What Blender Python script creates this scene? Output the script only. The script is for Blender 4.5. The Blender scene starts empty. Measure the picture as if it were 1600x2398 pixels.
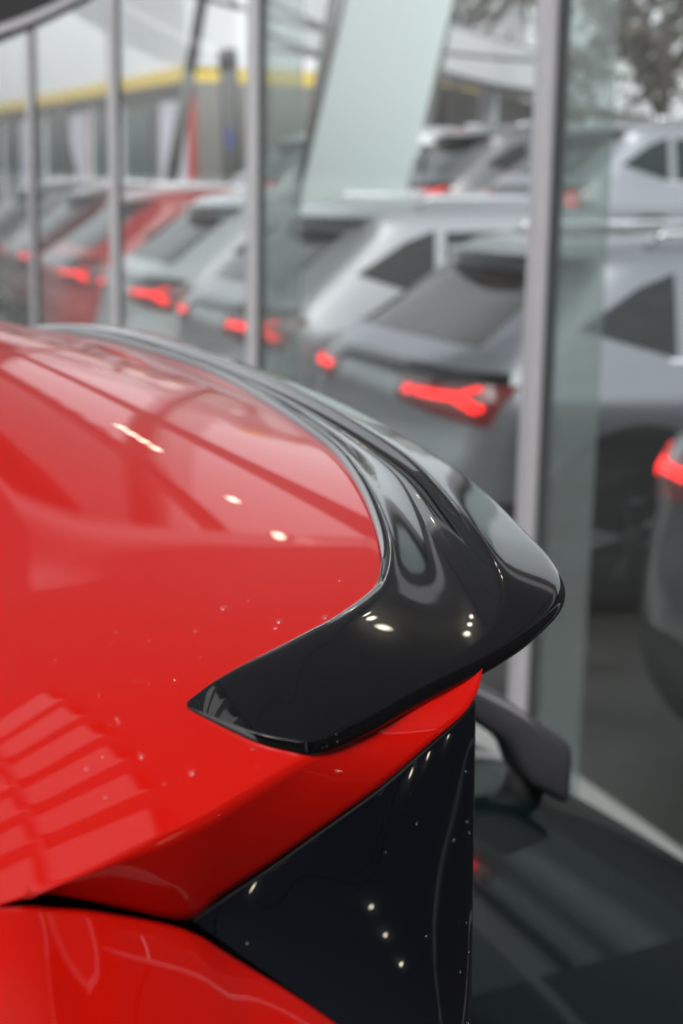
import bpy, bmesh, math, random
from mathutils import Vector, Matrix
R = math.radians
sc = bpy.context.scene
C = sc.collection
random.seed(7)

# ------------------------------------------------------------------ camera
CAM_YAW, CAM_PITCH, CAM_ROLL, CAM_H = R(22.0), R(-12.4), R(1.05), 1.72
fw = Vector((math.sin(CAM_YAW)*math.cos(CAM_PITCH), math.cos(CAM_YAW)*math.cos(CAM_PITCH), math.sin(CAM_PITCH)))
rt = Vector((math.cos(CAM_YAW), -math.sin(CAM_YAW), 0)); up = rt.cross(fw)
rt2 = rt*math.cos(CAM_ROLL)+up*math.sin(CAM_ROLL); up2 = up*math.cos(CAM_ROLL)-rt*math.sin(CAM_ROLL)
cam_data = bpy.data.cameras.new('camera'); cam = bpy.data.objects.new('camera', cam_data); C.objects.link(cam)
m = Matrix((rt2, up2, -fw)).transposed().to_4x4(); m.translation = Vector((0, 0, CAM_H)); cam.matrix_world = m
cam_data.sensor_fit = 'HORIZONTAL'; cam_data.sensor_width = 24.0; cam_data.lens = 54.0
cam_data.clip_start = 0.02; cam_data.clip_end = 2000
cam_data.dof.use_dof = True; cam_data.dof.focus_distance = 0.66; cam_data.dof.aperture_fstop = 9.5
sc.camera = cam

# ------------------------------------------------------------------ sky, sun, exposure
SUN_EL, SUN_AZ = R(52), R(205)
w = bpy.data.worlds.new('World'); sc.world = w; w.use_nodes = True
nt = w.node_tree; nt.nodes.clear()
out = nt.nodes.new('ShaderNodeOutputWorld'); bg = nt.nodes.new('ShaderNodeBackground')
sky = nt.nodes.new('ShaderNodeTexSky'); sky.sky_type = 'NISHITA'; sky.sun_disc = False
sky.sun_elevation = SUN_EL; sky.sun_rotation = SUN_AZ; sky.air_density = 1.0; sky.dust_density = 4.0; sky.ozone_density = 1.0
hs = nt.nodes.new('ShaderNodeHueSaturation'); hs.inputs['Saturation'].default_value = 0.16
nt.links.new(sky.outputs[0], hs.inputs['Color']); nt.links.new(hs.outputs[0], bg.inputs['Color'])
bg.inputs['Strength'].default_value = 0.15; nt.links.new(bg.outputs[0], out.inputs['Surface'])
sl = bpy.data.lights.new('sun', 'SUN'); sl.energy = 0.6; sl.angle = R(18); sl.color = (1, .97, .93)
so = bpy.data.objects.new('sun', sl); C.objects.link(so)
sdir = Vector((math.sin(SUN_AZ)*math.cos(SUN_EL), math.cos(SUN_AZ)*math.cos(SUN_EL), math.sin(SUN_EL)))
so.rotation_euler = sdir.to_track_quat('Z', 'Y').to_euler(); so.location = (0, 0, 30)
vs = sc.view_settings; vs.view_transform = 'Standard'; vs.look = 'None'; vs.gamma = 1; vs.exposure = 1.27; vs.use_curve_mapping = False
sc.cycles.max_bounces = 10; sc.cycles.transparent_max_bounces = 24; sc.cycles.caustics_reflective = False; sc.cycles.caustics_refractive = False

# ------------------------------------------------------------------ materials
MATS = {}
def mat(name, col, rough=.5, metal=0., coat=0., spec=.5, noise=None, bump=None, emit=None, strength=0., coatr=.02, nscale=8., bscale=60., rvar=0.):
    if name in MATS: return MATS[name]
    mt = bpy.data.materials.new(name); mt.use_nodes = True; n = mt.node_tree.nodes; l = mt.node_tree.links
    p = n['Principled BSDF']; p.inputs['Base Color'].default_value = (*col, 1); p.inputs['Roughness'].default_value = rough
    p.inputs['Metallic'].default_value = metal; p.inputs['Coat Weight'].default_value = coat; p.inputs['Coat Roughness'].default_value = coatr
    p.inputs['Specular IOR Level'].default_value = spec
    tc = n.new('ShaderNodeTexCoord')
    if noise:
        t = n.new('ShaderNodeTexNoise'); t.inputs['Scale'].default_value = nscale; t.inputs['Detail'].default_value = 8
        l.new(tc.outputs['Object'], t.inputs['Vector'])
        r = n.new('ShaderNodeMix'); r.data_type = 'RGBA'; r.inputs[6].default_value = (*col, 1); r.inputs[7].default_value = (*noise, 1)
        l.new(t.outputs['Fac'], r.inputs[0]); l.new(r.outputs[2], p.inputs['Base Color'])
        if rvar:
            mr = n.new('ShaderNodeMapRange'); mr.inputs['From Min'].default_value = .35; mr.inputs['From Max'].default_value = .65
            mr.inputs['To Min'].default_value = max(.02, rough-rvar); mr.inputs['To Max'].default_value = min(1, rough+rvar)
            l.new(t.outputs['Fac'], mr.inputs['Value']); l.new(mr.outputs[0], p.inputs['Roughness'])
    if bump:
        t2 = n.new('ShaderNodeTexNoise'); t2.inputs['Scale'].default_value = bscale; t2.inputs['Detail'].default_value = 4
        l.new(tc.outputs['Object'], t2.inputs['Vector'])
        b = n.new('ShaderNodeBump'); b.inputs['Strength'].default_value = bump; b.inputs['Distance'].default_value = .01
        l.new(t2.outputs['Fac'], b.inputs['Height']); l.new(b.outputs[0], p.inputs['Normal'])
    if emit:
        p.inputs['Emission Color'].default_value = (*emit, 1); p.inputs['Emission Strength'].default_value = strength
    MATS[name] = mt; return mt

def glass_mat(name, tint, veil=None, veil_amt=0., f0=.04, gloss=1.0):
    """Thin sheet glass: straight-through transparency plus a Schlick reflection; veil adds a milky translucent body."""
    mt = bpy.data.materials.new(name); mt.use_nodes = True; n = mt.node_tree.nodes; l = mt.node_tree.links; n.clear()
    o = n.new('ShaderNodeOutputMaterial'); tr = n.new('ShaderNodeBsdfTransparent'); tr.inputs[0].default_value = (*tint, 1)
    gl = n.new('ShaderNodeBsdfGlossy'); gl.inputs['Roughness'].default_value = 0.0; gl.inputs['Color'].default_value = (gloss, gloss, gloss, 1)
    ge = n.new('ShaderNodeNewGeometry'); d = n.new('ShaderNodeVectorMath'); d.operation = 'DOT_PRODUCT'
    l.new(ge.outputs['Normal'], d.inputs[0]); l.new(ge.outputs['Incoming'], d.inputs[1])
    ab = n.new('ShaderNodeMath'); ab.operation = 'ABSOLUTE'; l.new(d.outputs['Value'], ab.inputs[0])
    om = n.new('ShaderNodeMath'); om.operation = 'SUBTRACT'; om.inputs[0].default_value = 1; l.new(ab.outputs[0], om.inputs[1])
    pw = n.new('ShaderNodeMath'); pw.operation = 'POWER'; pw.inputs[1].default_value = 5; l.new(om.outputs[0], pw.inputs[0])
    ma = n.new('ShaderNodeMath'); ma.operation = 'MULTIPLY_ADD'; ma.inputs[1].default_value = 1-f0; ma.inputs[2].default_value = f0; l.new(pw.outputs[0], ma.inputs[0])
    base = tr
    if veil:
        df = n.new('ShaderNodeBsdfDiffuse'); df.inputs[0].default_value = (*veil, 1)
        tl = n.new('ShaderNodeBsdfTranslucent'); tl.inputs[0].default_value = (*veil, 1)
        mv = n.new('ShaderNodeMixShader'); mv.inputs[0].default_value = .5; l.new(df.outputs[0], mv.inputs[1]); l.new(tl.outputs[0], mv.inputs[2])
        mx0 = n.new('ShaderNodeMixShader'); mx0.inputs[0].default_value = veil_amt; l.new(tr.outputs[0], mx0.inputs[1]); l.new(mv.outputs[0], mx0.inputs[2]); base = mx0
    mx = n.new('ShaderNodeMixShader'); l.new(ma.outputs[0], mx.inputs[0]); l.new(base.outputs[0], mx.inputs[1]); l.new(gl.outputs[0], mx.inputs[2])
    l.new(mx.outputs[0], o.inputs['Surface']); MATS[name] = mt; return mt

RED = mat('red_paint', (.40, .0036, .0010), .32, coat=.82, coatr=.015, spec=.1)
BLK = mat('piano_black', (.0022, .0022, .0028), .12, coat=1., coatr=.008, spec=.12)
BLKP = mat('panel_black', (.003, .004, .007), .10, coat=1., coatr=.01, spec=.15)
TRIM = mat('black_plastic', (.014, .014, .015), .55, noise=(.022, .022, .022))
RUB = mat('rubber', (.012, .012, .012), .8)
SILV = mat('silver_paint', (.23, .24, .265), .35, metal=.55, coat=1.)
GREYP = mat('grey_paint', (.10, .10, .11), .35, metal=.5, coat=1.)
WHTP = mat('white_paint', (.58, .60, .60), .3, coat=1.)
DKGP = mat('dark_grey_paint', (.045, .048, .052), .3, metal=.4, coat=1.)
PALS = mat('pale_silver_paint', (.40, .41, .43), .35, metal=.5, coat=1.)
MARP = mat('maroon_paint', (.11, .010, .010), .3, coat=1.)
RED2 = mat('tomato_paint', (.50, .018, .014), .3, coat=1.)
CGLS = mat('dark_car_glass', (.010, .016, .016), .04, coat=0., spec=.4)
BGLS = mat('brown_reflect_glass', (.030, .026, .022), .05, spec=.6)  # brown tint carries the brown surroundings mirrored in the window
CHRM = mat('chrome', (.75, .76, .78), .15, metal=1.)
ALLOY = mat('alloy', (.12, .12, .125), .35, metal=.7)
TAIL = mat('lit_tail_lamp', (.6, .01, .01), .3, emit=(1., .008, .005), strength=1.2)
TAILD = mat('tail_lens', (.16, .004, .004), .12, coat=1.)
ALU = mat('brushed_aluminium', (.46, .45, .47), .42, metal=.4, noise=(.40, .395, .41), nscale=30)
GASK = mat('gasket', (.03, .035, .035), .6)
PANE = glass_mat('facade_glass', (.95, .97, .965), gloss=.62, f0=.035)
FIN = glass_mat('fin_glass', (.80, .86, .84), veil=(.42, .46, .45), veil_amt=.24)
ASPH = mat('wet_asphalt', (.032, .031, .028), .5, noise=(.062, .060, .054), nscale=1.3, bump=.5, bscale=90, rvar=.2)
CONC = mat('concrete', (.30, .30, .285), .8, noise=(.36, .355, .34), nscale=4, bump=.3)
WALLW = mat('white_render', (.84, .85, .87), .8, noise=(.78, .79, .82), nscale=.4)
YEL = mat('yellow_band', (.78, .56, .07), .6)
POST = mat('poster_paper', (.70, .68, .80), .6, noise=(.78, .77, .84), nscale=.7)
REDS = mat('red_trim', (.50, .07, .06), .5)
STORE = mat('store_brown', (.16, .15, .14), .6, noise=(.24, .23, .22), nscale=.6)
STGLS = mat('store_glass', (.16, .20, .21), .15, spec=.6)
POLE = mat('pole_dark', (.06, .06, .058), .6)
BARK = mat('bark', (.055, .045, .038), .9, noise=(.09, .075, .06), nscale=12)
LEAF = mat('withered_leaf', (.075, .055, .035), .8, noise=(.05, .055, .03), nscale=3)
CLAD = mat('dark_cladding', (.014, .0145, .016), .6, noise=(.02, .0205, .022), nscale=2)
LAMP = mat('lit_lamp', (1, .95, .8), .4, emit=(1., .90, .68), strength=7.)
BLUE = mat('blue_sign', (.04, .08, .45), .5)
REDL = mat('red_lamp_glass', (.6, .02, .02), .3, emit=(1., .014, .009), strength=.9)
DROP = glass_mat('water_drop', (.97, .97, .97), f0=.05)

n = TAIL.node_tree.nodes; l = TAIL.node_tree.links; tc = n.new('ShaderNodeTexCoord'); t = n.new('ShaderNodeTexWave'); t.inputs['Scale'].default_value = 9; t.inputs['Distortion'].default_value = 1.5; t.bands_direction = 'Y'
mr = n.new('ShaderNodeMapRange'); mr.inputs['To Min'].default_value = .55; mr.inputs['To Max'].default_value = 1.9
l.new(tc.outputs['Object'], t.inputs['Vector']); l.new(t.outputs['Fac'], mr.inputs['Value']); l.new(mr.outputs[0], n['Principled BSDF'].inputs['Emission Strength'])

# ------------------------------------------------------------------ helpers
def tag(o, label=None, cat=None, group=None, kind=None):
    if label: o['label'] = label
    if cat: o['category'] = cat
    if group: o['group'] = group
    if kind: o['kind'] = kind
    return o
def empty(name, loc=(0, 0, 0), rz=0.):
    o = bpy.data.objects.new(name, None); C.objects.link(o); o.location = loc; o.rotation_euler = (0, 0, rz); o.empty_display_size = .2; return o
def mk(name, verts, faces, material, parent=None, smooth=False, loc=None):
    me = bpy.data.meshes.new(name); me.from_pydata([tuple(v) for v in verts], [], faces); me.validate(); me.update()
    if material: me.materials.append(material)
    if smooth:
        for p in me.polygons: p.use_smooth = True
    o = bpy.data.objects.new(name, me); C.objects.link(o)
    if parent: o.parent = parent
    if loc: o.location = loc
    return o
def inst(name, me, parent=None, loc=(0, 0, 0), rot=(0, 0, 0)):
    o = bpy.data.objects.new(name, me); C.objects.link(o); o.parent = parent; o.location = loc; o.rotation_euler = rot; return o
class MB:
    def __init__(s): s.v = []; s.f = []
    def add(s, v, f):
        k = len(s.v); s.v += [tuple(a) for a in v]; s.f += [tuple(i+k for i in q) for q in f]; return s
    def box(s, x0, x1, y0, y1, z0, z1):
        v = [(x, y, z) for z in (z0, z1) for y in (y0, y1) for x in (x0, x1)]
        return s.add(v, [(0, 2, 3, 1), (4, 5, 7, 6), (0, 1, 5, 4), (2, 6, 7, 3), (0, 4, 6, 2), (1, 3, 7, 5)])
    def tube(s, pts, rad, n=8, cap=True):
        pts = [Vector(p) for p in pts]; rings = []
        for i, p in enumerate(pts):
            d = (pts[min(i+1, len(pts)-1)]-pts[max(i-1, 0)]).normalized()
            a = d.orthogonal().normalized() if abs(d.z) > .95 else d.cross(Vector((0, 0, 1))).normalized()
            b = d.cross(a); r = rad[i] if isinstance(rad, (list, tuple)) else rad
            rings.append([p+(a*math.cos(t)+b*math.sin(t))*r for t in [2*math.pi*k/n for k in range(n)]])
        v = [q for r_ in rings for q in r_]; f = []
        for i in range(len(pts)-1):
            for k in range(n): f.append((i*n+k, i*n+(k+1) % n, (i+1)*n+(k+1) % n, (i+1)*n+k))
        if cap: f += [tuple(range(n))[::-1], tuple((len(pts)-1)*n+k for k in range(n))]
        return s.add(v, f)
    def lathe(s, prof, n=24, axis='y', c=(0, 0, 0)):
        v = []; f = []
        for (r, h) in prof:
            for k in range(n):
                t = 2*math.pi*k/n; a, b = r*math.cos(t), r*math.sin(t)
                v.append((c[0]+a, c[1]+h, c[2]+b) if axis == 'y' else (c[0]+a, c[1]+b, c[2]+h) if axis == 'z' else (c[0]+h, c[1]+a, c[2]+b))
        for i in range(len(prof)-1):
            for k in range(n): f.append((i*n+k, i*n+(k+1) % n, (i+1)*n+(k+1) % n, (i+1)*n+k))
        f += [tuple(range(n)), tuple((len(prof)-1)*n+k for k in range(n))]
        return s.add(v, f)
    def grid(s, g, flip=False):
        nr, nc = len(g), len(g[0]); v = [p for r_ in g for p in r_]; f = []
        for i in range(nr-1):
            for j in range(nc-1):
                q = (i*nc+j, i*nc+j+1, (i+1)*nc+j+1, (i+1)*nc+j); f.append(q[::-1] if flip else q)
        return s.add(v, f)
    def build(s, name, material, parent=None, smooth=False, loc=None): return mk(name, s.v, s.f, material, parent, smooth, loc)
def bevel(o, wd, seg=2, angle=35):
    b = o.modifiers.new('bevel', 'BEVEL'); b.width = wd; b.segments = seg; b.limit_method = 'ANGLE'; b.angle_limit = R(angle); return o
def solid(o, th, off=-1):
    b = o.modifiers.new('solid', 'SOLIDIFY'); b.thickness = th; b.offset = off; return o
def lerp(a, b, t): return a+(b-a)*t
def interp(tab, x):
    if x <= tab[0][0]: return tab[0][1]
    for (x0, y0), (x1, y1) in zip(tab, tab[1:]):
        if x <= x1: return lerp(y0, y1, (x-x0)/(x1-x0))
    return tab[-1][1]
def catmull(P, sub):
    P = [Vector(p) for p in P]; out = []
    for i in range(len(P)-1):
        p0 = P[i-1] if i else P[0]*2-P[1]; p1, p2 = P[i], P[i+1]; p3 = P[i+2] if i+2 < len(P) else P[-1]*2-P[-2]
        for k in range(sub):
            t = k/sub; out.append(.5*((2*p1)+(p2-p0)*t+(2*p0-5*p1+4*p2-p3)*t*t+(3*p1-p0-3*p2+p3)*t**3))
    out.append(P[-1]); return out
def catmull1(P, sub): return [v.x for v in catmull([(p, 0, 0) for p in P], sub)]

# ------------------------------------------------------------------ ground
tag(mk('ground', [(-300, -300, -.004), (500, -300, -.004), (500, 700, -.004), (-300, 700, -.004)], [(0, 1, 2, 3)], ASPH), kind='structure')
pv = MB()
tag(MB().box(1.30, 2.10, -6, 30, -.004, .12).build('kerb', CONC), kind='structure')

# ------------------------------------------------------------------ glass facade
FX = 1.60; MY0, MSP = 2.87, 1.86; NB, NF = 5, 9; ZG = 5.0
fac = tag(empty('glass_facade', (FX, MY0, .12)), 'tall glazed facade with silver mullions and greenish glass fins', 'facade')
def fbox(name, x0, x1, y0, y1, z0, z1, m_, bv=None):
    o = MB().box(x0-FX, x1-FX, y0-MY0, y1-MY0, z0-.12, z1-.12).build(name, m_, fac)
    if bv: bevel(o, bv)
    return o
for k in range(-NB, NF):
    y = MY0+k*MSP
    fbox('mullion', FX-.036, FX+.012, y-.050, y+.000, .16, 2.66, ALU if y > .5 else CLAD, .004)
    fbox('mullion', FX-.050, FX+.012, y-.058, y+.014, 2.664, ZG, CLAD, .004)
    fbox('gasket', FX-.012, FX+.010, y-.060, y-.0505, .16, ZG, GASK)
    if k in (0, 1): fbox('glass_fin', FX+.016, FX+.150, y-.014, y+.002, .16, ZG, FIN)
    if k < NF-1:
        if y+MSP < 1.2:
            for z0, z1 in ((.16, 1.2), (1.2, 2.3), (2.3, ZG)): fbox('unseen_dark_panel', FX-.03, FX+.03, y+.0165, y+MSP-.0605, z0+.012, z1-.012, CLAD)  # unseen dark wall added so the pillar blade reflects dark
            continue
        for z0, z1 in ((.16, 2.74), (2.74, 3.4), (3.4, ZG)):
            fbox('pane', FX-.006, FX+.006, y+.002, y+MSP-.062, z0+.032, z1-.047, PANE)
            fbox('transom', FX-.03, FX+.012, y+.0165, y+MSP-.0605, z1-.045, z1+.045, CLAD, .003)
        fbox('sill', FX-.03, FX+.012, y+.0005, y+MSP-.0605, .16, .19, ALU, .003)
yA, yB = MY0-NB*MSP-.05, MY0+(NF-1)*MSP+.05
fbox('upstand', FX-.09, FX+.20, yA, yB, .121, .159, CONC)
RK = [(-9, 2.62), (2.75, 2.62), (3.25, 2.92), (4.5, 3.78), (5.9, 4.72), (30, 4.72)]  # unseen header, raked to set the dark edge mirrored in the roof
for k in range(-NB, NF-1):
    for h_ in range(2):
        y = MY0+k*MSP+h_*MSP/2; ya, yb = y+.008, y+MSP/2-.008; za, zb = interp(RK, ya), interp(RK, yb)
        v = [(x-FX, q[0]-MY0, q[1]-.12) for x in (FX-.16, FX-.08) for q in ((ya, za), (yb, zb), (yb, 5.10), (ya, 5.10))]
        mk('unseen_dark_panel', v, [(0, 1, 2, 3), (7, 6, 5, 4), (0, 4, 5, 1), (1, 5, 6, 2), (2, 6, 7, 3), (3, 7, 4, 0)], CLAD, fac)
        v = [(x-FX, q[0]-MY0, q[1]-.12) for x in (FX-.17, FX-.09) for q in ((ya, za-.055), (yb, zb-.055), (yb, zb-.004), (ya, za-.004))]
        mk('fascia_edge', v, [(0, 1, 2, 3), (7, 6, 5, 4), (0, 4, 5, 1), (1, 5, 6, 2), (2, 6, 7, 3), (3, 7, 4, 0)], ALU, fac)
    y = MY0+k*MSP
    for r_ in range(4):
        fbox('unseen_dark_panel', FX-.16, FX+.25, y+.02, y+MSP-.02, 5.12+r_*1.5, 6.55+r_*1.5, CLAD)
        fbox('cladding_joint', FX-.18, FX+.20, y+.02, y+MSP-.02, 6.555+r_*1.5, 6.615+r_*1.5, ALU)
for k in (-1,):
    for z0, z1 in ((.20, 1.2), (1.2, 2.3), (2.3, 2.7)): fbox('unseen_dark_panel', FX-.05, FX-.031, MY0+k*MSP+.018, MY0+k*MSP+.85, z0+.012, z1-.012, CLAD)  # added dark sheets over the glass to darken the blade's reflection
SLW = mat('pale_blind', (.62, .62, .62), .7)
for q in range(6):
    y = 1.75+q*.52
    for z0, z1 in ((5.18, 6.45), (6.68, 7.95)): fbox('blind_slat', FX-.20, FX-.165, y, y+.27, z0, z1, SLW)
for q in range(14):
    y = 4.85+q*.27
    if abs(((y-MY0)/MSP) % 1) > .06: fbox('slat', FX+.05, FX+.13, y, y+.10, 3.42, 4.9, CLAD)

# ------------------------------------------------------------------ generic car made of stacked plan rings
XB = [(.24, .10), (.34, .04), (.50, .0), (.66, .01), (.80, .05), (.93, .06), (1.0, .10), (1.08, .19), (1.2, .36), (1.32, .53), (1.42, .66), (1.48, .68), (1.54, .76), (1.585, .95), (1.61, 1.25), (1.62, 1.55)]
XF = [(.24, 4.22), (.34, 4.32), (.50, 4.38), (.66, 4.36), (.80, 4.28), (.93, 3.9), (1.0, 3.25), (1.08, 3.1), (1.2, 2.88), (1.32, 2.66), (1.42, 2.46), (1.48, 2.36), (1.54, 2.25), (1.585, 2.1), (1.61, 1.9), (1.62, 1.7)]
WW = [(.24, .84), (.34, .89), (.50, .905), (.66, .90), (.80, .915), (.93, .90), (1.0, .865), (1.08, .835), (1.2, .785), (1.32, .735), (1.42, .69), (1.48, .66), (1.54, .60), (1.585, .50), (1.61, .36), (1.62, .18)]
NN = [(.24, 4.5), (.9, 4.5), (1.1, 4.5), (1.45, 4.0), (1.62, 2.6)]
class Hull:
    def __init__(s, xb=XB, xf=XF, ww=WW, nn=NN): s.xb, s.xf, s.ww, s.nn = xb, xf, ww, nn; s.cache = {}
    def ring(s, z):
        z = round(z, 4)
        if z in s.cache: return s.cache[z]
        a0, a1, wd, n = interp(s.xb, z), interp(s.xf, z), interp(s.ww, z), interp(s.nn, z)
        xc, a = (a0+a1)/2, (a1-a0)/2; pts = []
        N = 400
        for k in range(N+1):
            t = math.pi*k/N; c, si = math.cos(t), math.sin(t)
            pts.append((xc-a*math.copysign(abs(c)**(2/(2.6*n)), c), wd*abs(si)**(2/n)))
        ar = [0.]
        for p, q in zip(pts, pts[1:]): ar.append(ar[-1]+math.hypot(q[0]-p[0], q[1]-p[1]))
        s.cache[z] = (pts, ar); return s.cache[z]
    def at(s, z, sl, off=0., side=1):
        pts, ar = s.ring(z); lo, hi = 0, len(ar)-1
        while hi-lo > 1:
            mid = (lo+hi)//2
            if ar[mid] <= sl: lo = mid
            else: hi = mid
        t = 0 if ar[hi] == ar[lo] else (sl-ar[lo])/(ar[hi]-ar[lo]); p, q = pts[lo], pts[hi]
        dx, dy = q[0]-p[0], q[1]-p[1]; L = math.hypot(dx, dy) or 1
        nx, ny = -dy/L, dx/L
        return (lerp(p[0], q[0], t)+nx*off, side*(lerp(p[1], q[1], t)+ny*off), z)
    def s_of_x(s, z, x):
        pts, ar = s.ring(z)
        lo, hi = 0, len(pts)-1
        while hi-lo > 1:
            mid = (lo+hi)//2
            if pts[mid][0] <= x: lo = mid
            else: hi = mid
        return ar[lo]
    def side_y(s, x, z):
        pts, ar = s.ring(z)
        for p, q in zip(pts, pts[1:]):
            if p[0] <= x <= q[0] and q[0] > p[0]: return lerp(p[1], q[1], (x-p[0])/(q[0]-p[0]))
        return 0
    def shell(s, zs, nu=72):
        mb = MB(); g = []
        for z in zs:
            L = s.ring(z)[1][-1]; half = []
            for k in range(nu+1): half.append(s.at(z, L*k/nu))
            g.append(half+[(p[0], -p[1], p[2]) for p in half[-2:0:-1]])
        n = len(g[0]); v = [p for r_ in g for p in r_]; f = []
        for i in range(len(g)-1):
            for j in range(n): f.append((i*n+j, (i+1)*n+j, (i+1)*n+(j+1) % n, i*n+(j+1) % n))
        f.append(tuple((len(g)-1)*n+j for j in range(n))[::-1]); f.append(tuple(range(n)))
        mb.add(v, f); return mb
    def patch_s(s, quads, off=.004, side=1, nu=8, nv=5):
        """quads of (s, z) corners: low-start, low-end, high-end, high-start, laid on the hull"""
        mb = MB()
        for (a, b, c, d) in quads:
            g = []
            for i in range(nv+1):
                v_ = i/nv; row = []
                for j in range(nu+1):
                    u = j/nu; sl = lerp(lerp(a[0], b[0], u), lerp(d[0], c[0], u), v_); z = lerp(lerp(a[1], b[1], u), lerp(d[1], c[1], u), v_)
                    row.append(s.at(z, abs(sl), off, side if sl >= 0 else -side))
                g.append(row)
            mb.grid(g, side < 0)
        return mb
    def patch_x(s, quads, off=.004, side=1, nu=8, nv=6):
        mb = MB()
        for (a, b, c, d) in quads:
            g = []
            for i in range(nv+1):
                v_ = i/nv; row = []
                for j in range(nu+1):
                    u = j/nu; x = lerp(lerp(a[0], b[0], u), lerp(d[0], c[0], u), v_); z = lerp(lerp(a[1], b[1], u), lerp(d[1], c[1], u), v_)
                    row.append((x, side*(s.side_y(x, z)+off), z))
                g.append(row)
            mb.grid(g, side < 0)
        return mb

def wheel_meshes():
    t = MB().lathe([(.21, -.10), (.30, -.11), (.335, -.085), (.345, -.03), (.345, .03), (.335, .085), (.30, .11), (.21, .10)], 32)
    ty = t.build('tyre', RUB, None, True)
    r_ = MB().lathe([(.215, -.09), (.222, .095), (.205, .098), (.195, .06), (.05, .05)], 32)
    for k in range(5):
        a = 2*math.pi*k/5
        for da in (-.12, .12):
            r_.tube([(.05*math.cos(a), .085, .05*math.sin(a)), (.20*math.cos(a+da), .092, .20*math.sin(a+da))], .016, 6)
    r_.lathe([(.055, .06), (.05, .10), (.02, .104)], 16)
    ri = r_.build('rim', ALLOY, None, False)
    a, b = ty.data, ri.data; bpy.data.objects.remove(ty); bpy.data.objects.remove(ri); return a, b
TYRE_ME, RIM_ME = wheel_meshes()
def add_wheels(root, xs, yw, z=.345):
    for x in xs:
        for s_ in (1, -1):
            wh = inst('wheel', TYRE_ME, root, (x, s_*yw, z), (0, 0, 0 if s_ > 0 else math.pi))
            inst('rim', RIM_ME, wh)
ZS = [.24, .29, .34, .42, .50, .58, .66, .73, .80, .87, .93, .965, 1.0, 1.04, 1.08, 1.14, 1.2, 1.26, 1.32, 1.37, 1.42, 1.45, 1.48, 1.51, 1.54, 1.565, 1.585, 1.60, 1.61, 1.616, 1.62]
def make_car(hull, paint, glass):
    """rear at x=0, nose to +x, centred on y=0. Returns list of (name, mesh datablock, children)."""
    P = []
    def part(name, mb, m_, smooth=True, sol=None, children=()):
        me = bpy.data.meshes.new(name); me.from_pydata([tuple(v) for v in mb.v], [], mb.f); me.validate(); me.materials.append(m_)
        if smooth:
            for p in me.polygons: p.use_smooth = True
        P.append((name, me, list(children)))
    part('body', hull.shell(ZS), paint)
    part('rear_window', hull.patch_s([((-.60, 1.13), (.60, 1.13), (.50, 1.42), (-.50, 1.42))], .004, 1, 20, 8), glass)
    part('windscreen', MB().grid([[(lerp(interp(hull.xf, z), interp(hull.xf, z), 0)+.006-.10*abs(u)**3, u*(.74-(z-1.06)*.42), z) for u in [k/8-1 for k in range(17)]] for z in [1.06+.04*i for i in range(11)]]), CGLS)
    for sd in (1, -1):
        part('side_window', hull.patch_x([((.64, 1.215), (1.06, 1.09), (1.12, 1.44), (.94, 1.38))], .004, sd), CGLS)
        part('side_window', hull.patch_x([((1.13, 1.075), (1.88, 1.06), (1.86, 1.445), (1.18, 1.43))], .004, sd), CGLS)
        part('side_window', hull.patch_x([((1.94, 1.06), (2.78, 1.06), (2.36, 1.42), (1.92, 1.445))], .004, sd), CGLS)
        part('window_trim', hull.patch_x([((1.02, 1.074), (2.85, 1.035), (2.80, 1.052), (1.02, 1.090))], .008, sd, 16, 2), CHRM)
        part('door_handle', hull.patch_x([((1.28, .92), (1.48, .925), (1.48, .95), (1.28, .945))], .02, sd, 2, 2), CHRM)
        part('tail_lamp', hull.patch_s([((.40, .928), (.47, .928), (.47, .960), (.40, .958)), ((.50, .930), (.74, .930), (.74, .962), (.50, .958)),
              ((.72, .930), (.83, .880), (.86, .912), (.74, .962)), ((.71, .950), (.76, .955), (.82, .985), (.79, .992))], .012, sd, 8, 3), TAIL)
        part('tail_lens', hull.patch_s([((.33, .895), (.88, .83), (.96, 1.00), (.33, .985))], .007, sd, 12, 4), TAILD)
        for xw in (.86, 3.52):
            arch = MB(); g = []
            for r_ in (.02, .20, .36, .405, .45):
                g.append([(xw+r_*math.cos(t), sd*(hull.side_y(xw+r_*math.cos(t), max(.245, .38+r_*math.sin(t)))+.005), max(.245, .38+r_*math.sin(t))) for t in [math.pi*k/20-.05 for k in range(22)]])
            arch.grid(g, sd > 0); part('wheel_arch', arch, TRIM)
    part('rear_garnish', hull.patch_s([((-.93, .985), (.93, .985), (.86, 1.045), (-.86, 1.045))], .006, 1, 24, 3), BLK)
    part('rear_bumper', hull.patch_s([((-1.12, .26), (1.12, .26), (1.12, .52), (-1.12, .52))], .006, 1, 30, 4), TRIM)
    sp = MB(); g = []
    for (z, dx) in ((1.455, .03), (1.47, -.10), (1.485, -.105), (1.50, .05)):
        g.append([(interp(hull.xb, 1.46)+dx+.12*abs(u)**2.5, u*.60, z) for u in [k/8-1 for k in range(17)]])
    sp.grid(g); part('roof_spoiler', sp, BLK)
    for sd in (1, -1):
        sk = MB(); sk.tube([(1.05, sd*.585, 1.555), (1.12, sd*.585, 1.60), (2.05, sd*.575, 1.61), (2.15, sd*.565, 1.565)], .016, 8); part('roof_rail', sk, CHRM)
        mi = MB(); mi.lathe([(.02, -.10), (.07, -.085), (.085, 0), (.075, .085), (.02, .10)], 12, 'y', (2.62, sd*.98, 1.10)); part('wing_mirror', mi, paint)
        part('sill_cladding', hull.patch_x([((1.2, .25), (3.1, .25), (3.1, .40), (1.2, .40))], .007, sd, 12, 3), TRIM)
    return P
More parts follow.
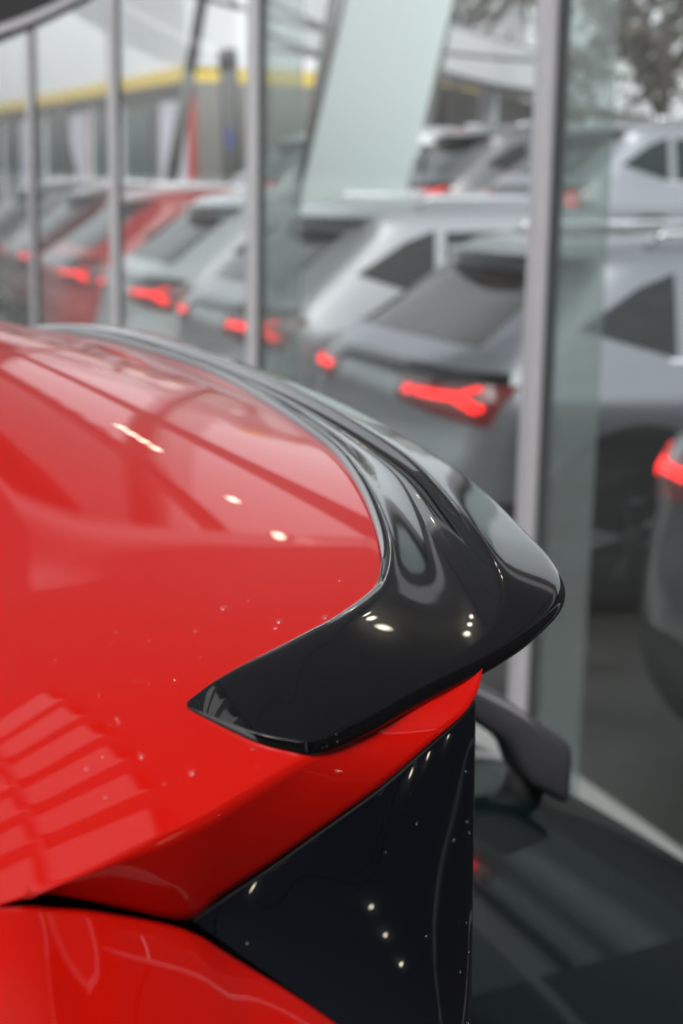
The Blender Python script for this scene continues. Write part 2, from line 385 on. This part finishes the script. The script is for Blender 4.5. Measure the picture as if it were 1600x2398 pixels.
def place_car(P, name, loc, rz, label, group=None, cat='car', scale=1.):
    root = tag(empty(name, loc, rz), label, cat, group); root.scale = (scale, scale, scale)
    for (n_, me, ch) in P: inst(n_, me, root)
    add_wheels(root, (.86, 3.52), .80)
    return root
H0 = Hull()
G1 = 'reflected cars built in a row behind the glass'  # mirror image of the outside row, built as solid cars beyond the glass
GX = 2.40
for (yc, paint, gl, label, dx) in (
    (2.90, DKGP, CGLS, 'dark grey crossover cut off by the right edge, only its red tail lamp near', -.10),
    (6.02, SILV, BGLS, 'reflected silver crossover behind glass left of the widest mullion with brown-reflecting rear window', .07),
    (8.15, PALS, CGLS, 'pale silver crossover with the mint reflection panel standing behind it', .0),
    (10.40, WHTP, CGLS, 'reflected white crossover behind glass just right of the bright red car', .05),
    (12.50, RED2, CGLS, 'reflected bright red crossover behind glass near the left edge', .0),
    (14.80, MARP, CGLS, 'dark maroon car at the far left end of the row, past the bright red one', .1),
    (17.10, GREYP, CGLS, 'grey car barely showing at the extreme left end of the row', .0)):
    pc = place_car(make_car(H0, paint, gl), 'parked_car', (GX+dx, yc, 0), 0, label, G1)
    if gl is BGLS: pc.scale.z = .94

# raised display deck with reflected cars in a second row
tag(bevel(MB().box(-1.3, 9., 0, 13., 0, .62).build('display_platform', CONC, None, False, (7.2, 10.5, 0)), .03), 'low grey concrete platform carrying the second row of cars', 'platform')
for (x, y, p_, lb) in ((6.15, 11.7, SILV, 'big silver car raised on the platform at upper right'), (6.1, 14.0, GREYP, 'grey car raised on the platform left of the widest mullion'), (6.0, 16.4, WHTP, 'white car raised on the platform seen past the mint reflection panel'), (6.1, 18.8, SILV, 'silver car raised on the platform, farthest from the widest mullion')):
    place_car(make_car(H0, p_, CGLS), 'parked_car', (x, y, .62), 0, lb, 'reflected cars on the raised platform')

# ------------------------------------------------------------------ red car: near corner in detail
YC = 1.14
def roof_z(x, y):
    y = YC-abs(y-YC)
    s_ = min(1, max(0, (y-.6)/.5)); s_ = s_*s_*(3-2*s_)
    return 1.566-.040*((YC-y)/.62)**2.8-.06*(x-.38)+.20*s_*max(0, .335-x)-1.3*max(0, .52-y)**2
SA = [(0.1442, 0.4999), (0.1575, 0.5112), (0.1746, 0.5234), (0.1971, 0.5385), (0.2207, 0.5556), (0.2436, 0.5774), (0.2556, 0.5929), (0.2712, 0.625), (0.2862, 0.6677), (0.3029, 0.7277), (0.3172, 0.7957), (0.3253, 0.8652), (0.3367, 0.9966), (0.3443, 1.14)]
SE = [(0.1432, 0.4965), (0.1489, 0.4889), (0.1606, 0.4761), (0.1816, 0.4676), (0.2292, 0.4907), (0.2722, 0.5129), (0.3043, 0.5338), (0.3309, 0.5595), (0.3442, 0.5933), (0.3517, 0.6357), (0.3638, 0.7129), (0.3695, 0.801), (0.3716, 0.9472), (0.3724, 1.14)]
FD = [.80, .86, .90, .93, .90, .86, .76, .63, .58, .57, .57, .56, .56, .56]
LF = [.12, .35, .6, .85, 1., 1., 1., 1., 1., 1., 1., 1., 1., 1.]
WF = [1, 1, 1, 1, 1, .85, .45, .1, 0, 0, 0, 0, 0, 0]
for L_ in (SA, SE): L_.insert(4, ((L_[3][0]+L_[4][0])/2, (L_[3][1]+L_[4][1])/2))
SE[4] = (SE[4][0], SE[4][1]-.0015); SE.insert(3, (SE[2][0]*.5+SE[3][0]*.5, SE[2][1]*.5+SE[3][1]*.5-.002)); SA.insert(3, ((SA[2][0]+SA[3][0])/2, (SA[2][1]+SA[3][1])/2))
for L_ in (FD, LF, WF): L_.insert(4, (L_[3]+L_[4])/2); L_.insert(3, (L_[2]+L_[3])/2)
SUB = 8
def mirror(L): return L+[(x, 2*YC-y) for (x, y) in L[-2::-1]]
a_ = catmull([(x, y, 0) for x, y in mirror(SA)], SUB); e_ = catmull([(x, y, 0) for x, y in mirror(SE)], SUB)
fd_ = catmull1(FD+FD[-2::-1], SUB); lf_ = catmull1(LF+LF[-2::-1], SUB); wf_ = catmull1(WF+WF[-2::-1], SUB)
rows = []
for a, e, fd, lf, wf in zip(a_, e_, fd_, lf_, wf_):
    ch = lambda t: .10+(fd-.10)*t
    prof = [(0., -.004), (0., .0015), (.025, .0040), (.055, .0052), (.085, .0053), (ch(.06), .0050), (ch(.25), .0042), (ch(.5), .0042), (ch(.75), .0056),
            (ch(.93), .0085), (fd, .0102), (fd+(1-fd)*.10, .0106), (fd+(1-fd)*.35, .0104), (fd+(1-fd)*.65, .0101), (fd+(1-fd)*.90, .0099), (.985, .0097), (1., .0090), (1.006, .0072), (1.003, .0052), (.985, .0036), (.93, .0015), (.80, -.003)]
    row = []
    for u, dz in prof:
        x, y = lerp(a.x, e.x, u), lerp(a.y, e.y, u)
        if 5 <= len(row) <= 15: dz = lerp(dz, .0060-.0012*u, wf)
        elif len(row) > 15: dz = lerp(dz, dz-.0062, wf)
        row.append((x, y, roof_z(x, y)+(dz*lf if dz > .0016 or wf > .02 else dz)))
    rows.append(row)

red = tag(empty('red_car', (-1.2, YC, 0)), 'glossy red car in the foreground with gloss black ducktail roof spoiler', 'car')
def W(o): o.matrix_parent_inverse = Matrix.Translation((1.2, -YC, 0)); return o
spo = W(MB().grid(rows).build('spoiler', BLK, red, True)); spo['label'] = 'gloss black ducktail spoiler wrapping round the roof corner'
spo.modifiers.new('sub', 'SUBSURF').render_levels = 1

YK = [(.05, .4155), (.0724, .4204), (.0957, .4293), (.1162, .4375), (.1353, .4448), (.1558, .4561), (.1801, .4700), (.205, .4915), (.23, .507), (.272, .530), (.304, .553), (.325, .582), (.337, .622), (.345, .685), (.353, .765), (.357, .87), (.359, 1.0), (.360, 1.10)]
tp = MB(); g = []
NX, NY = 90, 120
xs = [.05+(.36-.05)*(1-(1-i/NX)**1.6) for i in range(NX+1)]
for x in xs:
    yk = interp(YK, x); row = []
    for j in range(NY+1):
        t = j/NY; t = .5-.5*math.cos(math.pi*t)*(.35+.65*1) if False else t
        y = lerp(yk, 2*YC-yk, t); row.append((x, y, roof_z(x, y)))
    g.append(row)
tp.grid(g)
LOW = [(.0723, .4195, 1.5125), (.0816, .4245, 1.5075), (.1030, .4350, 1.4945), (.1290, .4465, 1.4797), (.1424, .4530, 1.4825), (.1619, .4600, 1.4876), (.1825, .4670, 1.4942), (.2103, .4746, 1.5048), (.2307, .4814, 1.5144), (.2481, .4883, 1.5217), (.2568, .4952, 1.5253), (.2628, .5021, 1.5294), (.2682, .5110, 1.5346)]
low = catmull(LOW, 4)
for sgn in (1, -1):
    g = []
    for i, p in enumerate(low):
        t = i/(len(low)-1); xc_ = lerp(.0718, .266, t**1.02); yk = interp(YK, xc_); zc_ = roof_z(xc_, yk)
        crest = Vector((xc_, yk, zc_)); row = [crest]
        b1 = crest.lerp(p, .05)+Vector((0, -.0016, .0002)); b2 = crest.lerp(p, .5)+Vector((0, -.0006, 0))
        row += [b1, crest.lerp(p, .14)+Vector((0, -.0018, 0)), b2, crest.lerp(p, .86)+Vector((0, -.0004, 0)), crest.lerp(p, .96)+Vector((0, .0006, 0)), p+Vector((0, .002, 0)), p+Vector((.004, .014, -.001))]
        if sgn < 0: row = [Vector((q.x, 2*YC-q.y, q.z)) for q in row]
        g.append(row)
    tp.grid(g, sgn < 0)
tg = W(tp.build('tailgate_top', RED, red, True))

# forward roof skin and front closing edge of the tailgate
g = []
for i in range(41):
    x = -2.1+(2.1+.044)*i/40; d = max(0., -.25-x); row = []
    for j in range(61):
        yk = .412-.05*min(1, (.05-x)/1.)+.10*(d/1.85)**2; y = lerp(yk, 2*YC-yk, j/60)
        row.append((x, y, roof_z(max(x, -.35), y)-.06*d*d-.02*max(0, -.35-x)))
    g.append(row)
W(solid(MB().grid(g).build('roof', RED, red, True), .012))

# quarter panel, shut-line liner and blade panel, both sides
QT = [(-.30, .395, 1.528), (-.10, .402, 1.522), (.02, .409, 1.5155), (.0636, .4135, 1.5105), (.0801, .418, 1.5052), (.0961, .422, 1.4990), (.1240, .4300, 1.4846), (.1411, .4300, 1.4712), (.1700, .4200, 1.4497), (.205, .406, 1.4180), (.25, .385, 1.376), (.33, .345, 1.30)]
qt = catmull(QT, 4)
BL_T = [(.1305, .4510, 1.4790), (.1424, .4565, 1.4815), (.1619, .4635, 1.4866), (.1825, .4705, 1.4932), (.2103, .4780, 1.5038), (.2307, .4848, 1.5134), (.2481, .4918, 1.5207), (.2570, .4970, 1.5245)]
blt = catmull(BL_T, 4)
for sgn in (1, -1):
    M_ = (lambda q: q) if sgn > 0 else (lambda q: Vector((q[0], 2*YC-q[1], q[2])))
    g = []
    for p in qt:
        row = [Vector((p.x, p.y+.016, p.z-.010)), Vector((p.x, p.y+.003, p.z+.0002)), Vector(p)]
        for k in range(1, 17):
            t = k/16; dz = p.z-1.0
            row.append(Vector((p.x+.03*t, p.y-.002-(p.y-.235)*(1.55*t-.55*t*t) if True else 0, p.z-.0025-dz*(t**1.35))))
        g.append([M_(q) for q in row])
    W(MB().grid(g, sgn < 0).build('quarter_panel', RED, red, True))
    # dark liner under the shut lines
    g = [[M_(Vector((p.x-.012, p.y+.050, p.z+.016))), M_(Vector((p.x-.008, p.y+.030, p.z-.020))), M_(Vector((p.x-.004, p.y+.05, p.z-.06)))] for p in qt]
    W(MB().grid(g, sgn < 0).build('shut_line_seal', RUB, red, True))
    # gloss black blade behind the pillar
    g = []
    for p in blt:
        t = (p.x-.1305)/(.2570-.1305); bot = Vector((lerp(.236, .243, t), lerp(.405, .418, t), 1.30)) if t > .0 else Vector((.236, .405, 1.30))
        fz = [(.0, 0), (.05, 0), (.25, 0), (.5, 0), (.75, 0), (1, 0)]
        bot = Vector((lerp(.285, .244, t), lerp(.424, .462, t), lerp(1.345, 1.30, t)))
        row = [p+Vector((0, .014, -.001)), p+Vector((0, .0015, 0))]
        for k in range(0, 13):
            u = k/12; q = p.lerp(bot, u); row.append(q+Vector((0, -.001*math.sin(math.pi*u), 0)))
            if k == 0: q = p.lerp(bot, .012); row.append(q+Vector((0, -.0003, 0)))
        g.append([M_(q) for q in row])
    # rounded trailing edge of the blade
    g.insert(-1, [a.lerp(b, .95) for a, b in zip(g[-2], g[-1])]); last = g[-1]
    g.append([q+M_(Vector((.0015, 0, 0)))-M_(Vector((0, 0, 0)))+Vector((0, .002*sgn, 0)) for q in last])
    g.append([q+Vector((.0015, .010*sgn, 0)) for q in last])
    g.append([q+Vector((-.012, .060*sgn, -.002)) for q in last])
    W(MB().grid(g, sgn < 0).build('pillar_blade', BLKP, red, True))

# rear window, its frame, wiper
def rg(y, z, off=0.):
    u = (y-YC)/.62; return Vector((.285+1.65*(1.382-z)-.055*abs(u)**2.4+off*.5, y, z+off*.86))
g = [[rg(lerp(.53, 1.75, j/30)+(0 if False else 0), z) for j in range(31)] for z in [1.405-.46*i/24 for i in range(25)]]
RWG = mat('rear_glass', (.006, .013, .013), .04, spec=.18)
W(solid(MB().grid(g, True).build('rear_window', RWG, red, True), .005))
g = [[rg(lerp(.50, 1.78, j/30), z, -.008) for j in range(31)] for z in [1.43-.54*i/12 for i in range(13)]]
W(MB().grid(g, True).build('window_frame', TRIM, red, True))
SAT = mat('satin_black', (.035, .035, .040), .42)
def beam(name, sec, m_, bv):
    g = [[c+Vector((dx, dy, dz)) for dx, dy, dz in ((-hx, -hy, -hz), (hx, -hy, -hz*.6), (hx, -hy, hz), (-hx, -hy, hz))]+[c+Vector((dx, dy, dz)) for dx, dy, dz in ((-hx, hy, hz), (hx, hy, hz), (hx, hy, -hz*.6), (-hx, hy, -hz))] for c, hx, hy, hz in sec]
    mb = MB(); n = 8; v = [q for r_ in g for q in (r_[0], r_[3], r_[4], r_[7])]; f = []
    for i in range(len(g)-1):
        for k in range(4): f.append((i*4+k, i*4+(k+1) % 4, (i+1)*4+(k+1) % 4, (i+1)*4+k))
    f += [(3, 2, 1, 0), tuple((len(g)-1)*4+k for k in range(4))]
    mb.add(v, f); return W(bevel(mb.build(name, m_, red, True), bv, 3, 25))
wp = beam('wiper', [(Vector((.505, 1.29, 1.305)), .0, .013, .014), (Vector((.619, 1.245, 1.246)), .0, .018, .018), (Vector((.660, 1.22, 1.220)), .0, .021, .022), (Vector((.672, 1.21, 1.198)), .0, .026, .034), (Vector((.715, 1.20, 1.170)), .0, .027, .031)], SAT, .010)
W(MB().tube([(.690, 1.215, 1.18), (.685, 1.225, 1.12)], [.020, .020], 14).build('wiper_pivot', TRIM, wp.parent, True))
W(MB().tube([rg(1.30, 1.30, .012), rg(1.45, 1.30, .008), rg(1.68, 1.29, .008)], .007, 6).build('wiper_blade', RUB, red))
# underside of the spoiler and tailgate upper
g = []
for x0, y0 in mirror(SE)[4:-4]:
    z0 = roof_z(x0, y0); c = Vector((x0-.020, y0+(.012 if y0 < YC else -.012), z0-.003)); b = rg(min(max(y0, .53), 1.75), 1.41, 0)
    g.append([c, c.lerp(b, .35)+Vector((0, 0, -.02)), c.lerp(b, .75)+Vector((-.005, 0, -.01)), b+Vector((-.01, 0, -.01))])
W(MB().grid(g).build('tailgate_upper', RED, red, True))

# lower red car body: the same ring stack, nose towards -X
TX = 1.02
XBR = [(.24, .10), (.34, .04), (.50, .0), (.66, .0), (.80, .02), (.93, .07), (1.0, .18), (1.1, .31), (1.2, .47), (1.3, .635), (1.38, .77), (1.40, .84)]
XFR = [(.24, 4.25), (.34, 4.35), (.5, 4.41), (.66, 4.39), (.8, 4.3), (.93, 4.0), (1.0, 3.35), (1.1, 3.1), (1.2, 2.95), (1.3, 2.78), (1.38, 2.62), (1.40, 2.55)]
WWR = [(.24, .84), (.34, .89), (.5, .91), (.66, .905), (.8, .92), (.93, .905), (1.0, .87), (1.1, .80), (1.2, .74), (1.3, .68), (1.38, .63), (1.40, .60)]
HR = Hull(XBR, XFR, WWR, [(.24, 4.5), (1.0, 4.5), (1.4, 5)])
car = empty('x', (TX, YC, 0), math.pi)
MR = Matrix.Translation((TX, YC, 0)) @ Matrix.Rotation(math.pi, 4, 'Z')
def rpart(name, mb, m_, smooth=True):
    o = mk(name, [MR @ Vector(v) for v in mb.v], mb.f, m_, red, smooth); return W(o)
bpy.data.objects.remove(car)
rpart('body', HR.shell([z for z in ZS if z < 1.36]+[1.38, 1.40]), RED)
for sd in (1, -1):
    rpart('side_window', HR.patch_x([((1.25, 1.04), (1.92, 1.02), (1.90, 1.37), (1.30, 1.37))], .006, sd), CGLS)
    rpart('side_window', HR.patch_x([((1.98, 1.02), (2.95, 1.03), (2.55, 1.37), (1.96, 1.37))], .006, sd), CGLS)
    rpart('tail_lamp', HR.patch_s([((.66, .68), (.92, .68), (.92, .735), (.66, .73)), ((.90, .68), (1.06, .62), (1.10, .66), (.92, .735))], .010, sd, 8, 3), TAIL)
    for xw in (.88, 3.55):
        g = [[(xw+r_*math.cos(t), sd*(HR.side_y(xw+r_*math.cos(t), max(.245, .36+r_*math.sin(t)))+.005), max(.245, .36+r_*math.sin(t))) for t in [math.pi*k/20-.05 for k in range(22)]] for r_ in (.02, .2, .36, .405)]
        rpart('wheel_arch', MB().grid(g, sd > 0), TRIM)
        o = inst('wheel', TYRE_ME, red); W(o); o.matrix_basis = MR @ Matrix.Translation((xw, sd*.81, .345)) @ Matrix.Rotation(0 if sd > 0 else math.pi, 4, 'Z')
        inst('rim', RIM_ME, o)
rpart('rear_bumper', HR.patch_s([((-1.12, .26), (1.12, .26), (1.12, .52), (-1.12, .52))], .006, 1, 30, 4), TRIM)
rpart('windscreen', MB().grid([[(interp(XFR, z)+.02-.10*abs(u)**3+(0), u*(.72-(z-1.06)*.35), z) for u in [k/8-1 for k in range(17)]] for z in [1.06+.04*i for i in range(9)]]), CGLS)

# rain drops on the red panel and the blade
dm = MB()
def drop(p, r, nrm):
    nrm = nrm.normalized(); a = nrm.orthogonal().normalized(); b = nrm.cross(a); v = []; f = []
    for i, (rr, hh) in enumerate(((1, -.05), (.82, .30), (.45, .48))):
        for k in range(8):
            t = math.pi*k/4; v.append(p+(a*math.cos(t)*rr+b*math.sin(t)*rr*.85)*r+nrm*hh*r)
    v.append(p+nrm*.54*r); n = 8
    for i in range(2):
        for k in range(n): f.append((i*n+k, i*n+(k+1) % n, (i+1)*n+(k+1) % n, (i+1)*n+k))
    for k in range(n): f.append((2*n+k, 2*n+(k+1) % n, 3*n))
    dm.add(v, f)
rd = random.Random(3)
for k in range(105):
    x = rd.uniform(.06, .30); yk = interp(YK, x); y = yk+.004+abs(rd.gauss(0, .055))
    if k > 80: x, y = rd.gauss(.13, .02), rd.gauss(.95, .05)
    z = roof_z(x, y); drop(Vector((x, y, z)), (.0005+.0016*rd.random()**2.2), Vector((0, -.08, 1)))
for k in range(34):
    t = rd.random(); i = min(len(blt)-2, int(t*(len(blt)-1))); p = blt[i]; bot = Vector((lerp(.285, .244, t), lerp(.424, .462, t), lerp(1.345, 1.30, t)))
    u = rd.uniform(.05, .6); q = p.lerp(bot, u)+Vector((0, -.001*math.sin(math.pi*u), 0)); drop(q, rd.uniform(.0005, .0011), Vector((0, -1, .1)))
wd_ = W(dm.build('water_drops', DROP, red, True)); wd_['kind'] = 'stuff'

# ------------------------------------------------------------------ reflected street built solid beyond the glass: shop, poles, sheet, canopy, trees
shop = tag(empty('shop_building', (10.4, 36, 0)), 'long white shop building with yellow band at upper left', 'building')
def sb(name, x0, x1, y0, y1, z0, z1, m_): return MB().box(x0, x1, y0, y1, z0, z1).build(name, m_, shop)
sb('wall', .3, 9, 0, 60, 0, 3.6, STORE); sb('parapet', 0, 9, 0, 60, 4.12, 7.2, WALLW); sb('yellow_band', -.06, 8.9, 0, 60, 3.78, 4.10, YEL); sb('soffit', .1, 8.9, 0, 60, 3.61, 3.76, STORE)
rs = random.Random(5); y = .4
while y < 58:
    wd = rs.choice((2.0, 2.6, 3.2)); 
    if rs.random() < .42:
        sb('poster', .18, .26, y, y+wd*.8, .5, 3.4, POST); sb('red_frame', .16, .29, y-.25, y-.02, .3, 3.5, REDS)
    else:
        sb('window', .2, .28, y, y+wd, .7, 3.2, STGLS)
        sb('window_post', .14, .29, y+wd+.02, y+wd+.2, 0, 3.55, WALLW)
    y += wd+.6

def pole(name, base, top, r0, r1, m_, label, cat, extra=None):
    b, t = Vector(base), Vector(top); root = tag(empty(name, base), label, cat)
    MB().tube([Vector((0, 0, 0)), (t-b)*.5, t-b], [r0, (r0+r1)/2, r1], 10).build('shaft', m_, root, True)
    if extra: extra(root, t-b)
    return root
def cap_y(root, d):
    MB().tube([d-Vector((0, 0, .12)), d+Vector((0, 0, .18))], .12, 10).build('yellow_collar', YEL, root)
def sign_b(root, d):
    q = d*.62; MB().box(q.x-.10, q.x-.05, q.y-.16, q.y+.16, q.z-.16, q.z+.16).build('sign_plate', BLUE, root)
def lamp_r(root, d):
    q = d*.86; MB().lathe([(.04, -.09), (.11, -.05), (.12, .03), (.06, .10)], 14, 'z', (q.x-.14, q.y, q.z)).build('red_lamp', REDL, root, True)
    MB().box(d.x-.15, d.x-.10, d.y+.1, d.y+1.5, d.z-.35, d.z-.05).build('white_sign', WALLW, root)
    MB().tube([d*.97, d*.97+Vector((-.1, .2, 0))], .03, 6).build('bracket', POLE, root)
def ext(a, b):  # run the line a-b (a high, b low) down to the ground
    t = a[2]/(a[2]-b[2]); return tuple(lerp(p, q, t) for p, q in zip(a, b))
def top(a, b, dz): 
    t = dz/(a[2]-b[2]); return tuple(p+(p-q)*t for p, q in zip(a, b))
for (nm, a, b, dz, r0, r1, lb, cat, ex) in (
    ('utility_pole', (6.33, 30.84, 2.86), (6.49, 30.5, 1.69), .0, .12, .10, 'short dark leaning pole before the shop, leftmost of the poles', 'pole', None),
    ('utility_pole', (7.6, 26.03, 3.35), (7.23, 25.79, 1.72), 1.2, .13, .10, 'dark leaning pole at the right end of the white shop', 'pole', None),
    ('sign_post', (7.58, 23.83, 3.36), (7.55, 23.46, 1.61), .2, .16, .15, 'upright dark post carrying a small blue sign', 'post', sign_b),
    ('lamp_post', (6.1, 15.61, 3.42), (5.72, 15.37, 1.74), 1.5, .065, .05, 'tall thin leaning post with yellow collar at the top of the picture', 'post', cap_y),
    ('warning_post', (8.08, 17.05, 3.58), (7.89, 16.94, 2.75), .1, .10, .09, 'dark post with a red lamp and white sign, left of the widest mullion', 'post', lamp_r)):
    pole(nm, ext(a, b), top(a, b, dz), r0, r1, POLE, lb, cat, ex)
bp = tag(empty('sky_reflection_panel', (3.4, 9.22, 0)), 'tall slanting pale mint panel standing in for sky reflected in the glass', 'reflection')  # pale panel added in place of bright sky mirrored by the glass
v = [(x-3.4, y, z) for y in (-.012, .012) for x, z in ((3.04, .06), (3.75, .06), (4.47, 3.02), (3.76, 3.02))]
MB().add(v, [(0, 1, 2, 3), (7, 6, 5, 4), (0, 4, 5, 1), (1, 5, 6, 2), (2, 6, 7, 3), (3, 7, 4, 0)]).build('sheet', mat('mint_reflection', (.70, .80, .78), .6, noise=(.74, .83, .81), nscale=1.2), bp)
for x0, x1 in ((3.03, 3.75), (3.76, 4.48)): MB().tube([(x0-3.4, .02, .03), (x1-3.4, .02, 3.04)], .014, 8).build('frame_tube', POLE, bp) if x0 < 3.1 else None
MB().box(-.42, .42, -.16, .16, 0, .055).build('foot', POLE, bp)
# white canopy building running obliquely away at the upper right
cd = (Vector((26.57, 39.69, 0))-Vector((7.17, 19.69, 0))).normalized(); cn = Vector((cd.y, -cd.x, 0))
can = tag(empty('canopy_building', (7.17, 19.69, 0)), 'low building with deep white fascia over a brown wall at upper right', 'building')
def obl(name, s0, s1, d0, d1, z0, z1, m_):
    v = [cd*s+cn*(-d)+Vector((0, 0, z)) for z in (z0, z1) for d in (d0, d1) for s in (s0, s1)]
    return mk(name, v, [(0, 2, 3, 1), (4, 5, 7, 6), (0, 1, 5, 4), (2, 6, 7, 3), (0, 4, 6, 2), (1, 3, 7, 5)], m_, can)
obl('fascia', .3, 44, 0, .7, 3.35, 4.15, WALLW); obl('roof', .4, 44, .2, .8, 4.155, 4.30, GREYP); obl('wall', 4.6, 43, .9, 1.3, 0, 3.345, STORE)
for k in range(8): obl('column', 5+5*k, 5.3+5*k, .3, .6, 0, 3.345, WALLW)

# dark awning corner with pale trim at the top left
aw = tag(empty('awning', (1.19, 7.0, 2.375)), 'black awning corner with pale grey trim at top left', 'awning')
aw.scale = (.555, .555, .555)
g1 = []; g2 = []
for i in range(13):
    t = i/12; x = lerp(-.45, .95, t); z = -.38+.30*t+.30*t*t*1.1
    g1.append([(x, -.05, z+.03), (x, .9, z+.03), (x, .9, z+.9), (x, -.05, z+.9), (x, -.05, z+.03)]); g2.append([(x, -.09, z+.09), (x, -.06, z+.09), (x, -.06, z+.15), (x, -.09, z+.15), (x, -.09, z+.09)])
MB().grid(g1).build('cover', mat('awning_black', (.004, .004, .005), .7), aw); MB().grid(g2).build('trim', ALU, aw)

def tree(loc, h, seed, label, leaves, spread=.62, lean=0.):
    rn = random.Random(seed); root = tag(empty('tree', loc), label, 'tree', 'reflected bare trees beyond the glass'); tr_, br, lf = MB(), MB(), MB()
    tr_.tube([(0, 0, -.05), (.05*h*lean, 0, h*.25), (.1*h*lean, .02*h, h*.5)], [.035*h*.5, .025*h*.5, .018*h*.5], 10)
    def grow(p, d, L, r_, lev):
        q = p+d*L; mid = p.lerp(q, .5)+Vector((rn.gauss(0, 1), rn.gauss(0, 1), rn.gauss(0, 1)))*L*.06
        br.tube([p, mid, q], [r_, r_*.8, r_*.6], 5, False)
        if lev == 0:
            for _ in range(leaves):
                c = q+Vector((rn.gauss(0, 1), rn.gauss(0, 1), rn.gauss(0, 1)))*L*.55; s_ = rn.uniform(.05, .12)*h/6
                a = Vector((rn.gauss(0, 1), rn.gauss(0, 1), rn.gauss(0, 1))).normalized(); b = a.orthogonal().normalized()
                lf.add([c-a*s_, c+b*s_*.6, c+a*s_, c-b*s_*.6], [(0, 1, 2, 3)])
            return
        for _ in range(rn.choice((2, 3, 3)) if lev > 1 else 3):
            nd = (d+Vector((rn.gauss(0, spread), rn.gauss(0, spread), rn.gauss(.10, spread*.6)))).normalized(); grow(p.lerp(q, rn.uniform(.55, 1)), nd, L*rn.uniform(.62, .82), r_*.62, lev-1)
    st = Vector((.1*h*lean, .02*h, h*.48))
    for k in range(4):
        a = k*1.6+rn.random(); grow(st-Vector((0, 0, rn.uniform(0, .15*h))), Vector((math.cos(a)*.7, math.sin(a)*.7, .75)).normalized(), h*.20, .009*h, 5)
    tr_.build('trunk', BARK, root, True); crown = br.build('crown', BARK, root, True)
    if lf.f: lf.build('foliage', LEAF, crown)
tree((11.5, 17.5, 0), 7.5, 11, 'dense brown tree reaching into the top right corner', 12)
tree((15.2, 21.5, 0), 7., 12, 'brown tree behind the raised silver car at the right edge', 8)
tree((12.5, 26.5, 0), 9.5, 13, 'thin grey bare tree standing above the white fascia', 2)
tree((16.5, 34., 0), 11, 14, 'far bare tree rising behind the post with the red lamp', 3)
# overhead wires
for k, (a, b, s_) in enumerate((((5.3, 16.2, 3.62), (12.2, 21.0, 2.95), .25), ((5.5, 16.2, 3.2), (9.0, 19.0, 2.95), .12), ((4.0, 17.6, 4.0), (12.2, 21.0, 3.45), .3))):
    a, b = Vector(a), Vector(b); tag(MB().tube([a.lerp(b, t)-Vector((0, 0, s_*4*t*(1-t))) for t in [i/10 for i in range(11)]], .03, 6).build('overhead_wire', POLE),
        ('uppermost dark wire sagging across the white fascia', 'shorter dark wire below the white fascia, left of the red lamp', 'longest wire crossing the very top of the picture')[k], 'wire', 'overhead wires')

# ------------------------------------------------------------------ building behind the camera, seen only in the paint
hall = tag(empty('workshop_building', (0, -7, 0)), 'dark workshop building with pale window frames and lit spot lamps', 'building')
def hb(name, x0, x1, y0, y1, z0, z1, m_): return MB().box(x0, x1, y0, y1, z0, z1).build(name, m_, hall)
hb('wall', -9, 1.3, -4, 0, 0, 7.5, CLAD)
for i in range(7):
    for j in range(3):
        x = -8.6+i*1.4; z = 1.0+j*2.1; hb('window', x, x+1.15, .001, .05, z, z+1.8, STGLS); hb('window_frame', x-.08, x-.005, .001, .10, z-.05, z+1.85, WALLW)
hb('canopy', -9, 1.25, .101, 3.2, 5.6, 5.8, CLAD)

# ------------------------------------------------------------------ small lit spot lamps on the facade, mirrored in the paint
def lamp_meshes():
    h = MB().lathe([(.008, -.04), (.015, -.036), (.016, .0), (.012, .002)], 16, 'x').build('x', TRIM); l_ = MB().lathe([(.0115, -.001), (.0115, .0035)], 16, 'x').build('x', LAMP)
    a, b = h.data, l_.data; bpy.data.objects.remove(h); bpy.data.objects.remove(l_); return a, b
LH, LL = lamp_meshes()
def spot(x, y, z, tx, ty, tz, label, group):
    d = (Vector((tx, ty, tz))-Vector((x, y, z))).normalized(); r_ = tag(empty('spot_lamp', (x, y, z)), label, 'lamp', group); r_.rotation_euler = d.to_track_quat('X', 'Z').to_euler()
    inst('housing', LH, r_); inst('lens', LL, r_)
    return r_
for y in (4.34, 4.25, 4.16, 4.07, 3.54, 3.25, 2.62, 2.53, 2.44): spot(1.40, y, 2.90, .25, .75, 1.56, 'small lit spot lamp on the facade mirrored in the red roof', 'spot lamps above the glass')
for y, z in ((-.23, 1.43), (-.45, 1.47), (-.64, 1.50), (-1.12, 1.90), (-.93, 2.09)): spot(1.50, y, z, .2, .47, 1.49, 'small lit spot lamp mirrored in the black pillar blade', 'spot lamps on the dark panels')
